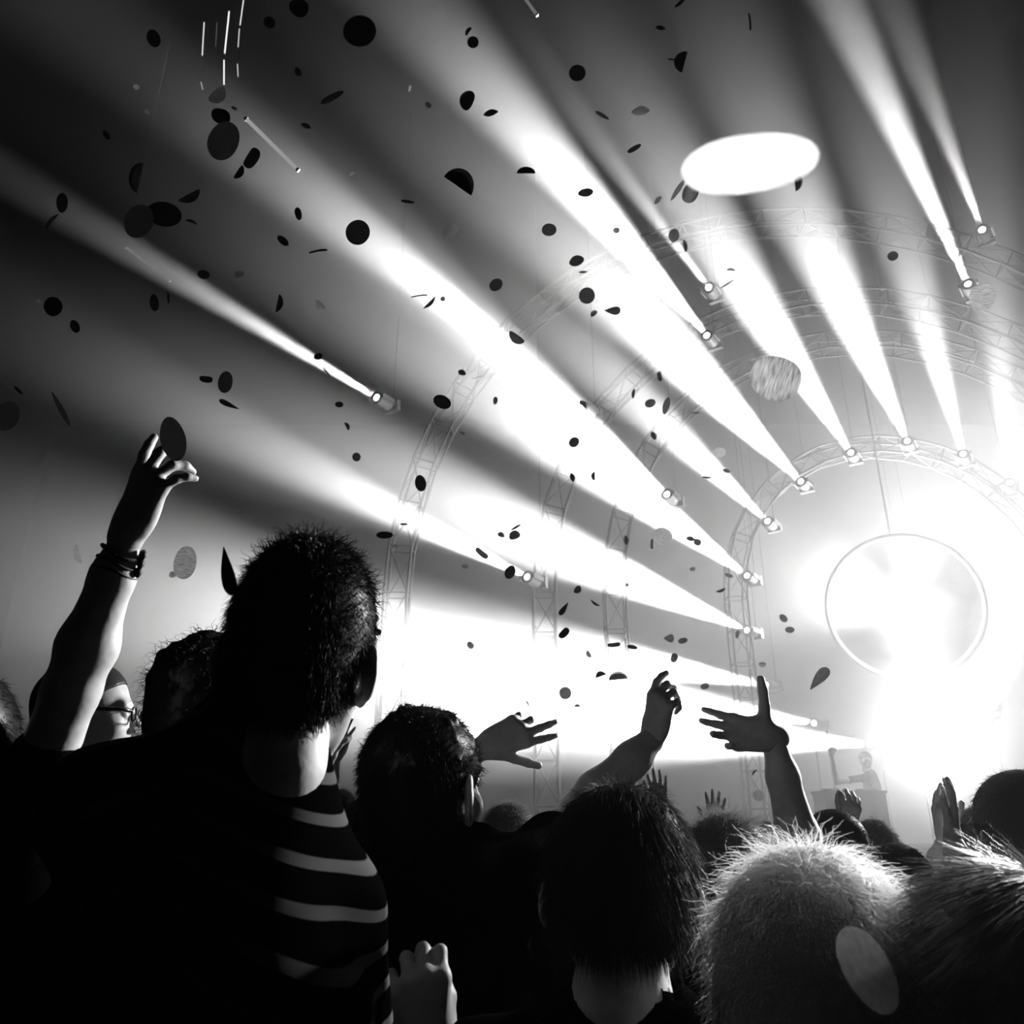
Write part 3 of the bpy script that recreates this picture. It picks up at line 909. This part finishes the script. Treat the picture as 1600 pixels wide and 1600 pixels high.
# L  bent hand
rL, hL, RL = person('person raising a bent hand with the thumb up, right of centre', (1140,1372), 1.80, (-6,0,0), 1.02,
    sh=((1000,1580,1.85),(1255,1540,1.76)),
    arms=[dict(s='R', e=(1262,1372,1.70), w=(1208,1152,1.74), sleeve=.4, t=1.05,
               hand=dict(y=(-1,.13,.0), z=(.1,-.35,1), pose=dict(curl=(6,14,24,36), spread=5, thumb=(84,6)), size=.98))],
    hair=dict(cap=dict(thick=.012, h=.005), strands=[dict(n=3000, length=.035, width=.0007, comb=(.1,0,0), lift=.6, wild=.5, curl=.004, seed=31)]), hair_m=M_HAIR_M)
# M  wavy fair hair at the bottom
rM, hM, RM = person('person with frizzy backlit fair hair at bottom, right of the bowl cut', (1272,1560), .80, (-8,-6,6), .98,
    hair=dict(cap=dict(thick=.016, h=.0045, wide=1.04, line=(.22,-.055), top=1.15, ears=False,
                       extra=[((0,-.07,-.06),(0,-.075,-.13),.06,.05)]), strands=[
        dict(n=9000, length=.040, width=.00045, comb=(.15,-.1,-.35), lift=.22, wild=.25, curl=.004, seed=41),
        dict(n=2200, length=.036, width=.00035, comb=(.25,-.1,-.15), lift=.40, wild=.5, curl=.010, seg=6, seed=42)]), hair_m=M_HAIR_L, width=.17)
# N  long smooth hair in the corner
rN, hN, RN = person('person with long smooth dark hair cut off by the bottom right corner', (1602,1615), .72, (-12,-4,0), 1.0,
    hair=dict(cap=dict(thick=.014, h=.0045, line=(.15,-.06), top=1.1, ears=False, extra=[((0,-.075,-.05),(0,-.085,-.25),.07,.05),((-.06,-.03,-.05),(-.065,-.05,-.22),.04,.03),((.06,-.03,-.05),(.065,-.05,-.22),.04,.03)]), strands=[
        dict(n=11000, length=.075, width=.00045, comb=(-.30,-.3,-.4), lift=.04, wild=.06, seed=51, crown=(.13,.03,.09), flow=.8),
        dict(n=500, length=.03, width=.0003, comb=(-.2,-.2,-.3), lift=.25, wild=.3, curl=.004, seed=52)]), hair_m=M_HAIR_G, width=.17)
# O  man at right edge
person('short-haired man at the right edge seen from behind in a dark shirt', (1606,1320), 1.50, (4,2,-3), 1.02,
    sh=((1490,1448,1.5),(1740,1460,1.45)), neck_to=(1612,1412,1.5), hair=SHORT, hair_m=M_HAIR_M)
# R  heads further back
person('small head behind the raised bent arm, at its left', (1196,1336), 3.4, (0,0,0), 1.0, hair=FARH, near=False, hair_m=M_HAIR_M, group='crowd further back')
person('shaven head right of the bent arm with one short-fingered hand up', (1306,1345), 2.2, (0,0,0), 1.03, hair=FUZZ, hair_m=M_HAIR_D,
    sh=((1215,1500,2.2),(1400,1490,2.2)),
    arms=[dict(s='R', e=(1372,1400,2.6), w=(1326,1292,2.9), t=.9, sleeve=.4,
               hand=dict(y=(.05,.97,-.2), z=(0,.25,-1), pose=dict(curl=(40,42,42,40), spread=7, thumb=(25,12)), size=.92))], group='crowd further back')
person('round head behind the shaven head, under the short-fingered hand', (1368,1332), 3.5, (0,0,0), 1.0, hair=FARH, near=False, hair_m=M_HAIR_M, group='crowd further back')
person('smooth head above the frizzy hair with clasped hands raised at right', (1405,1402), 2.1, (0,-2,0), 1.02, hair=FUZZ, hair_m=M_HAIR_D,
    sh=((1310,1560,2.1),(1520,1540,2.05)),
    arms=[dict(s='R', e=(1512,1402,2.0), w=(1487,1306,2.05), t=.85, sleeve=.4,
               hand=dict(y=(.0,1,.0), z=(.9,.0,-.3), pose=dict(curl=(6,8,10,12), spread=3, thumb=(24,8)), size=.86)),
          dict(s='L', e=(1440,1420,2.35), w=(1476,1308,2.2), t=.8, sleeve=.4,
               hand=dict(y=(-.10,.98,.0), z=(-.9,.0,-.3), pose=dict(curl=(6,8,10,12), spread=3, thumb=(24,8)), size=.86))], group='crowd further back')
person('head peeking out between the clasped hands and the man at right edge', (1535,1330), 2.6, (30,0,0), 1.0, hair=FARH, near=False, hair_m=M_HAIR_M, group='crowd further back')
person('person further back holding an open palm up, centre right', (1128,1372), 3.9, (0,0,0), 1.0, hair=FARH, near=False, group='crowd further back',
    sh=((1070,1440,3.9),(1180,1440,3.9)),
    arms=[dict(s='L', e=(1104,1372,3.8), w=(1118,1292,3.9), t=.8, sleeve=.4,
               hand=dict(y=(.0,1,.0), z=(.0,.0,1), right=False, pose=dict(curl=(3,4,4,4), spread=9, thumb=(46,6)), size=1.05))])
person('person further back with fingertips showing behind the reaching forearm', (985,1340), 3.6, (0,0,0), 1.0, hair=FARH, near=False, group='crowd further back',
    sh=((925,1420,3.6),(1045,1420,3.6)),
    arms=[dict(s='R', e=(1048,1330,3.5), w=(1032,1262,3.6), t=.85, sleeve=.4,
               hand=dict(y=(-.1,1,.0), z=(.0,.0,-1), pose=dict(curl=(6,6,8,8), spread=8, thumb=(30,10)), size=1.0))])
person('hazy small figure left of the centre man, nearer the tall man', (533,1268), 5.2, (-20,0,0), 1.0, hair=FARH, near=False, group='crowd further back')
person('hazy small figure left of the centre man, close to his sleeve', (562,1284), 5.0, (10,0,0), 1.0, hair=FARH, near=False, group='crowd further back')
# U  performer on the stage
def on_stage():
    hc = at(1353, 1188, 11.8)
    r, h_, R_ = person('hazy performer on stage beside the blinding light, one arm raised', (1353,1188), 12.6, (170,-5,0), 1.0, near=False, ground=1.01,
        arms=[dict(s='R', e=(1306,1222,12.4), w=(1299,1180,12.3), t=1.0, sleeve=.6,
                   hand=dict(y=(-.1,1,0), z=(0,0,1), pose=dict(curl=(40,40,40,40)), size=1.1))], hair=FARH, shirt=M_CLOTH_D)
    return r
on_stage()
dk = at(1325, 1236, 11.7); desk = empty('dj_desk', (dk[0], dk[1], 1.015))
tag(desk, 'pale low desk on stage in front of the performer', 'desk')
M_DESK = principled('grey_desk_panel', .1, .6, .3)
MB().box((dk[0], dk[1], dk[2]-.02), (.9, .55, .04)).build('desk_top', M_DESK, desk)
MB().box((dk[0], dk[1]-.25, (dk[2]-.04+1.015)/2), (.86, .03, dk[2]-.04-1.015)).build('front_panel', M_DESK, desk)
for sx in (-1, 1):
    MB().box((dk[0]+sx*.42, dk[1]+.01, (dk[2]-.04+1.015)/2), (.03, .48, dk[2]-.04-1.015)).build('side_panel', M_DESK, desk)
    MB().lathe([(.13,0),(.13,.03),(.03,.035)], 16, c=(dk[0]+sx*.25, dk[1], dk[2])).build('turntable', M_LAMP, desk)
# ---- glasses of the shaven man
def glasses(root, hc, R):
    m = principled('black_acetate', .01, .25, .5)
    T = lambda p: hc + R @ np.array(p, float)
    g = None
    fr = MB()
    for sx in (-1, 1):
        fr.tube([T((sx*.034 + .024*math.cos(a), .102, .002 + .017*math.sin(a))) for a in np.linspace(0, 2*math.pi, 24, endpoint=False)], .0026, 6, closed=True)
    fr.tube([T((-.010, .104, .006)), T((.010, .104, .006))], .0025, 6)
    g = fr.build('glasses', m, root, True)
    for sx in (-1, 1):
        o = MB().tube([T((sx*.058, .102, .008)), T((sx*.076, .08, .010)), T((sx*.083, .0, .012)), T((sx*.085, -.02, -.002))], [.0045,.0042,.0036,.003], 8).build('temple_arm', m, root, True)
        o.parent = g
        ln = MB().lathe([(.0225, -.0008), (.0225, .0008)], 24, R=R @ np.array(Euler((math.pi/2,0,0)).to_matrix()), c=T((sx*.034, .102, .002)))
        lo = ln.build('lens', gauze('spectacle_lens', .05, .5), root, True); lo.parent = g
glasses(rC, hC, RC)

# ---- bracelets on the raised arm
def bracelets(root):
    W = at(201,832,1.13); E = at(112,1078,1.12); ax = nrm(E-W)
    u = nrm(np.cross(ax, [0,1,0])); w = np.cross(ax, u)
    mk = principled('dark_leather_cord', .02, .6, .3)
    for i, (t, r, th) in enumerate(((.030,.0265,.0032),(.043,.0275,.0026),(.056,.0285,.0034))):
        c = W + ax*t
        b = MB().tube([c + r*(math.cos(a)*u + math.sin(a)*w) + ax*.004*math.sin(a*2+i) for a in np.linspace(0, 2*math.pi, 28, endpoint=False)], th, 6, closed=True).build('bracelet', mk, root, True)
        q = c + RIGHT*(r+.004) - UP*.003
        o = MB().lathe([(.002,-.008),(.0055,-.002),(.0055,.003),(.002,.007)], 8, c=q).build('charm', mk, root, True); o.parent = b
bracelets(rB)

# ------------------------------------------------------------------ paper confetti
M_PAPER = {
 'k': thin_paper('black_tissue', .004, .003), 'd': thin_paper('dark_tissue', .02, .03),
 'g': thin_paper('grey_tissue', .08, .14), 'p': thin_paper('pale_tissue', .15, .34),
 'w': thin_paper('white_tissue', .60, .60), 's': thin_paper('streaky_grey_tissue', .12, .26, .35),
 't': thin_paper('streaky_dark_tissue', .04, .085, .35),
 'b': thin_paper('bright_white_tissue', .5, .98)}

def disc_mesh(kind, n=28):
    """unit-diameter paper disc, one sheet: flat, gently curled, folded in half or rolled to a drop"""
    rings = [.35, .7, .93, 1.0]
    def shape(x, y):
        z = .03*math.sin(4*y + 1)*x
        if kind == 'curl': z += .55*x*x - .03
        elif kind == 'wave': z += .08*math.sin(5*x) + .05*math.sin(3*y+1)
        elif kind == 'half':
            if x > 0: x, z = -.86*x, z + .28*x
        elif kind == 'drop': x, z = x*(.55 + .75*y), z + .3*x*x
        return (x, y, z)
    v, f = [shape(0, 0)], []
    for r in rings:
        for k in range(n):
            a = 2*math.pi*k/n
            v.append(shape(.5*r*math.cos(a), .5*r*math.sin(a)))
    for k in range(n):
        k2 = (k+1) % n
        f.append((0, 1+k, 1+k2))
        for j in range(len(rings)-1):
            f.append((1+j*n+k, 1+(j+1)*n+k, 1+(j+1)*n+k2, 1+j*n+k2))
    me = bpy.data.meshes.new('confetti_'+kind); me.from_pydata(v, [], f)
    me.polygons.foreach_set('use_smooth', [True]*len(me.polygons)); me.update()
    return me
DISC = {}
def disc(kind, tone):
    if (kind, tone) not in DISC:
        me = disc_mesh(kind); me.materials.append(M_PAPER[tone]); DISC[(kind, tone)] = me
    return DISC[(kind, tone)]

# x, y, long axis, short axis, angle of the long axis (clockwise, deg), tone, shape
CONFETTI = """240 60 24 20 80 k o;213 136 9 7 0 k o;230 175 9 6 45 k o;166 211 14 8 60 k o;345 181 28 20 10 k o;349 220 61 44 -60 k o;366 169 9 5 20 k o
339 148 31 17 -40 p c;373 269 24 9 -55 k o;393 247 34 13 -62 k o;220 279 46 17 -78 k h;296 306 37 11 -27 k o;299 347 17 4 20 k o;217 346 54 38 -60 k o;256 335 52 36 5 k o
97 317 30 15 -85 k o;81 346 32 3 -48 k o;467 11 30 24 0 k o;421 35 18 16 0 k o;562 49 52 41 -15 k o;466 112 13 10 60 k o;519 152 40 10 -28 k o;478 197 16 9 25 k o
732 49 14 6 -55 k c;739 66 18 16 -10 k o;640 138 9 2 -80 d o;669 164 10 8 40 d o;731 157 29 22 -65 k o;767 177 24 12 -10 k o;715 291 50 27 35 k h;704 361 28 17 -35 g o;637 315 21 5 8 k o
466 334 19 11 80 k o;442 376 20 11 40 k o;497 393 29 3 -6 k o;559 363 39 36 -45 k o;551 272 11 4 -25 w o;1062 5 18 5 -40 k o;1032 44 16 8 15 k o;1070 97 29 17 -75 k h;1052 93 17 3 5 k o
902 114 26 23 0 k o;941 180 24 6 30 d o;1001 174 29 16 -3 g o;991 232 23 8 -30 d o;822 271 29 10 0 k h;915 301 24 12 -8 g o;1059 297 36 7 -57 g o;1078 302 29 22 -75 g o;1028 313 15 9 -45 p o
858 359 23 19 0 d o;963 360 11 9 0 p o;1053 368 20 17 90 p o;1070 384 19 9 85 p o;1151 212 10 3 0 g o;1171 34 24 2 88 k o;1242 285 26 12 85 g h;1395 400 16 14 0 g o
83 479 30 25 -75 k o;117 510 20 13 70 k o;241 473 26 13 85 k o;263 465 19 3 85 k o;318 429 18 14 5 k o;374 429 14 10 -20 d o;322 592 20 8 3 k o;352 597 34 22 -80 k o;358 632 32 9 205 k d
11 650 48 32 -70 k o;29 610 16 5 45 k o;95 639 58 7 62 k o;435 474 28 8 -78 k c;497 557 14 10 -20 k o;510 581 19 3 52 g o;500 476 18 10 40 w c;530 632 13 9 0 d o;542 666 13 6 65 d o
557 714 14 13 90 d o;655 463 26 4 -4 k o;671 473 27 3 -45 d c;692 467 8 8 0 g o;775 445 22 18 -35 d o;722 582 13 9 15 d o;746 590 17 3 -12 g o;691 628 29 21 25 k o;774 626 12 7 -85 g o;722 677 10 5 30 g o
657 755 26 17 80 k o;807 527 28 13 37 d o;901 408 24 18 -15 d o;911 425 14 3 -3 d o;917 462 25 25 0 d o;957 485 25 13 0 d d;928 490 12 8 -40 g o;911 632 15 8 50 g c;897 691 17 15 -40 d o
894 746 14 9 80 d o;928 744 14 6 90 d o;990 615 16 7 -80 g o;1031 588 15 5 75 g o;1016 630 17 13 -20 g o;1041 634 27 10 -75 g o;1021 681 14 10 65 g o;1136 444 26 2 -32 g o;1142 422 13 4 5 p o
1124 707 19 16 0 p o;1135 736 12 8 20 p o;1104 746 15 3 2 g o;1087 645 12 3 0 p o;1535 464 41 37 90 s o;122 865 30 9 75 p o;289 879 52 34 -80 t o;269 898 10 10 0 p o;356 892 78 22 80 k d
170 989 36 3 -65 w o;256 1030 14 4 -60 g o;601 836 26 12 0 k o;631 819 12 4 0 d o;618 853 9 6 0 g o;584 986 24 8 5 k o;753 864 24 6 35 d o;727 885 10 7 0 p o;735 1008 13 9 35 p o
783 836 11 8 20 g o;804 837 18 14 -20 d o;806 824 18 3 -30 d o;797 894 22 16 -65 d o;902 921 14 10 -50 d o;881 951 24 9 125 k d;881 989 20 9 -50 k o;930 942 17 3 35 d c;837 980 4 4 0 d o
980 914 7 7 0 g o;978 844 15 9 88 g o;1035 838 30 28 0 g o;1019 850 16 2 88 g o;1058 822 12 4 -15 g o;1079 842 14 10 15 g o;1090 847 13 10 20 g o;1082 889 9 6 -10 p o;1139 899 12 4 15 p o
1126 922 15 4 -20 g o;1152 991 13 6 -80 p o;1191 1038 11 8 0 p o;1045 997 16 13 0 g d;1067 1001 15 9 -15 g o;1053 1028 15 9 -80 g o;959 1007 20 4 -10 d o;988 1011 16 7 12 d o;939 1057 17 9 -20 g h
966 1062 29 13 -5 g h;883 1083 20 20 0 g o;1101 1072 13 8 -25 g o;1127 1057 10 3 -35 g o;824 1100 12 3 65 d o;902 1103 10 6 0 p o;920 1022 12 7 60 p o;1179 1207 12 3 -50 d o;1185 1243 17 17 0 p o
1280 1061 44 18 -50 d d;1224 966 14 10 45 p o;1234 984 14 10 0 p o"""
SHAPE = {'o': ('flat','curl','wave'), 'h': ('half',), 'd': ('drop',), 'c': ('curl',)}
MARKS = [("bracelet hand",(235,745)),("tall man's hair",(465,900)),("widest arch leg",(640,740)),
  ("huge bright disc",(1170,253)),("hanging glints",(350,80)),("pointing hand",(1040,1110)),
  ("bent hand",(1140,1120)),("glowing globe",(1411,945)),("open hand",(815,1140)),("blurred striped disc",(1212,590)),
  ("upper slanted streak",(425,226)),("lower slanted streak",(230,413)),("far left spotlight",(590,622)),
  ("uppermost left spotlight",(1108,450)),("spotlight beside arch leg",(825,902)),("steep low spotlight",(1043,773)),("lamp ring's left end",(1168,940))]
D_PAPER = .055
SPEC = []
for t in CONFETTI.replace('\n', ';').split(';'):
    a = t.split()
    if len(a) == 7: SPEC.append([float(q) for q in a[:5]] + a[5:])
def conf_label(x, y, L, S, tone, shape):
    size = 'tiny' if L < 12 else 'small' if L < 20 else 'mid-sized' if L < 32 else 'large'
    form = 'folded' if shape == 'h' else 'drop-shaped' if shape == 'd' else 'curled' if shape == 'c' else 'edge-on' if S/L < .33 else 'oval' if S/L < .78 else 'round'
    col = {'k':'black','d':'dark','g':'grey','p':'pale','w':'white','s':'streaky grey','t':'streaky grey','b':'white'}[tone]
    nm, (mx, my) = min(MARKS, key=lambda q: (q[1][0]-x)**2 + (q[1][1]-y)**2)
    dx, dy = x-mx, y-my
    dist = math.hypot(dx, dy)
    near_ = 'close ' if dist < 60 else '' if dist < 150 else 'well '
    a = math.degrees(math.atan2(-dy, dx)) % 360
    dr = ['right of','above and right of','above','above and left of','left of','below and left of','below','below and right of'][int(((a+22.5) % 360)//45)]
    return f'{size} {form} {col} confetti {near_}{dr} {nm}'
labs = {}
for i, q in enumerate(SPEC):
    labs.setdefault(conf_label(q[0], q[1], q[2], q[3], q[5], q[6]), []).append(i)
LAB = {}
ORD = ['leftmost','second from left','third from left','fourth from left','fifth from left','sixth from left']
for k, idx in labs.items():
    if len(idx) == 1: LAB[idx[0]] = k
    else:
        idx = sorted(idx, key=lambda i: SPEC[i][0])
        for j, i in enumerate(idx):
            if len(idx) == 2: pre = 'left one: ' if j == 0 else 'right one: '
            else: pre = ('rightmost' if j == len(idx)-1 else ORD[j]) + ': '
            LAB[i] = pre + k
def add_disc(x, y, L, S, ang, tone, kind, label, d=None, dia=D_PAPER, name='confetti_disc'):
    d = d or F_PX*dia/L
    P = at(x, y, d)
    view = nrm(CAM - P)
    a = math.radians(ang)
    maj = nrm(math.cos(a)*RIGHT - math.sin(a)*UP); maj = nrm(maj - view*(maj @ view))
    mn = np.cross(view, maj)
    c = max(.06, min(1.0, S/L)) if kind not in ('half', 'drop') else .94; sg = random.choice((-1, 1))
    if tone == 'b': sg = max((-1, 1), key=lambda q: abs((view*c + mn*q*math.sqrt(1-c*c)) @ nrm([9.0, 11.0, 5.0])))
    N = nrm(view*c + mn*sg*math.sqrt(max(0, 1-c*c)))
    Y = maj; X = np.cross(Y, N)
    o = bpy.data.objects.new(name, disc(kind, tone)); COL.objects.link(o)
    M = Matrix(((X[0],Y[0],N[0],P[0]),(X[1],Y[1],N[1],P[1]),(X[2],Y[2],N[2],P[2]),(0,0,0,1)))
    wx_ = 1.0
    if kind == 'half': wx_ = min(1.3, S/L/.48)
    if kind == 'drop': wx_ = S/L/.62
    o.matrix_world = M @ Matrix.Scale(dia, 4) @ Matrix.Diagonal((wx_, 1, wx_, 1))
    tag(o, label, 'confetti', 'falling confetti discs')
    return o
for i, q in enumerate(SPEC):
    k = SHAPE[q[6]]; kk = k[0] if len(k) == 1 else random.choices(k, (5, 2, 3))[0]
    if q[3]/q[2] > .8 and q[6] == 'o': kk = 'flat'
    add_disc(q[0], q[1], q[2], q[3], q[4], q[5], kk, LAB[i])
add_disc(1170, 253, 205, 88, -7, 'b', 'flat', 'huge bright white blurred confetti disc at upper right')
add_disc(1212, 590, 78, 62, 12, 's', 'wave', 'blurred striped grey confetti disc above the ring of spotlights')
add_disc(1356, 1514, 125, 74, 62, 'p', 'flat', 'big soft grey confetti disc in front of the frizzy hair')
add_disc(270, 686, 70, 36, 78, 'k', 'flat', 'large dark confetti disc touched by the fingertips of the bracelet hand', d=1.10, dia=.0616)

# ------------------------------------------------------------------ glints and beam-lit streaks in the dark upper left, built as glowing tubes
def light_streak(label, x0, y0, x1, y1, d, r, strength, n=1):
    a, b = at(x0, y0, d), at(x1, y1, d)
    root = empty('light_streak', (a+b)/2)
    tag(root, label, 'light', 'hanging glints')
    MB().tube([a, b], r, 8).build('tube', emitter('streak_glow_%d' % int(x0*10+y0), strength), root, True)
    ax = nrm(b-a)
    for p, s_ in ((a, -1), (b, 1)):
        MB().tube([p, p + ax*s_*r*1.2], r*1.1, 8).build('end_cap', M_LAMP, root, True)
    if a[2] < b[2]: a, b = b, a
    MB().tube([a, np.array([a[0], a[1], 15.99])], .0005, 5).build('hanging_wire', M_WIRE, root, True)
for L in [("thin bright vertical glowing glint, leftmost of the hanging cluster", 319,35,316,87, .0045,.45),
          ("very faint dotted glowing glint, second from left in the hanging cluster", 339,36,337,72, .003,.05),
          ("longest bright glowing glint in the middle of the hanging cluster", 358,18,351,84, .0055,.6),
          ("bright short glowing glint right under the longest one", 350,94,350,133, .005,.6),
          ("glowing glint at the top right of the hanging cluster, cut by the picture edge", 381,-4,375,40, .0045,.45),
          ("glowing glint at the right of the hanging cluster, middle height", 374,45,372,74, .004,.35),
          ("lowest glowing glint at the right of the hanging cluster", 371,100,372,120, .004,.3),
          ("tiny tilted glowing glint left under the hanging cluster", 314,128,317,141, .004,.2)]:
    light_streak(L[0], L[1], L[2], L[3], L[4], 4.5, L[5]*.8, L[6]*.5)
light_streak("upper slanted pale glowing streak, in line with a beam", 386,187,464,264, 8.0, .020, .09)  # emission stands in for light caught where beams strike the structure
light_streak("lower slanted pale glowing streak, above the raised hand", 197,387,264,438, 8.0, .012, .05)
light_streak("slanted glowing streak at the top edge of the picture", 812,-14,838,22, 8.0, .016, .04)
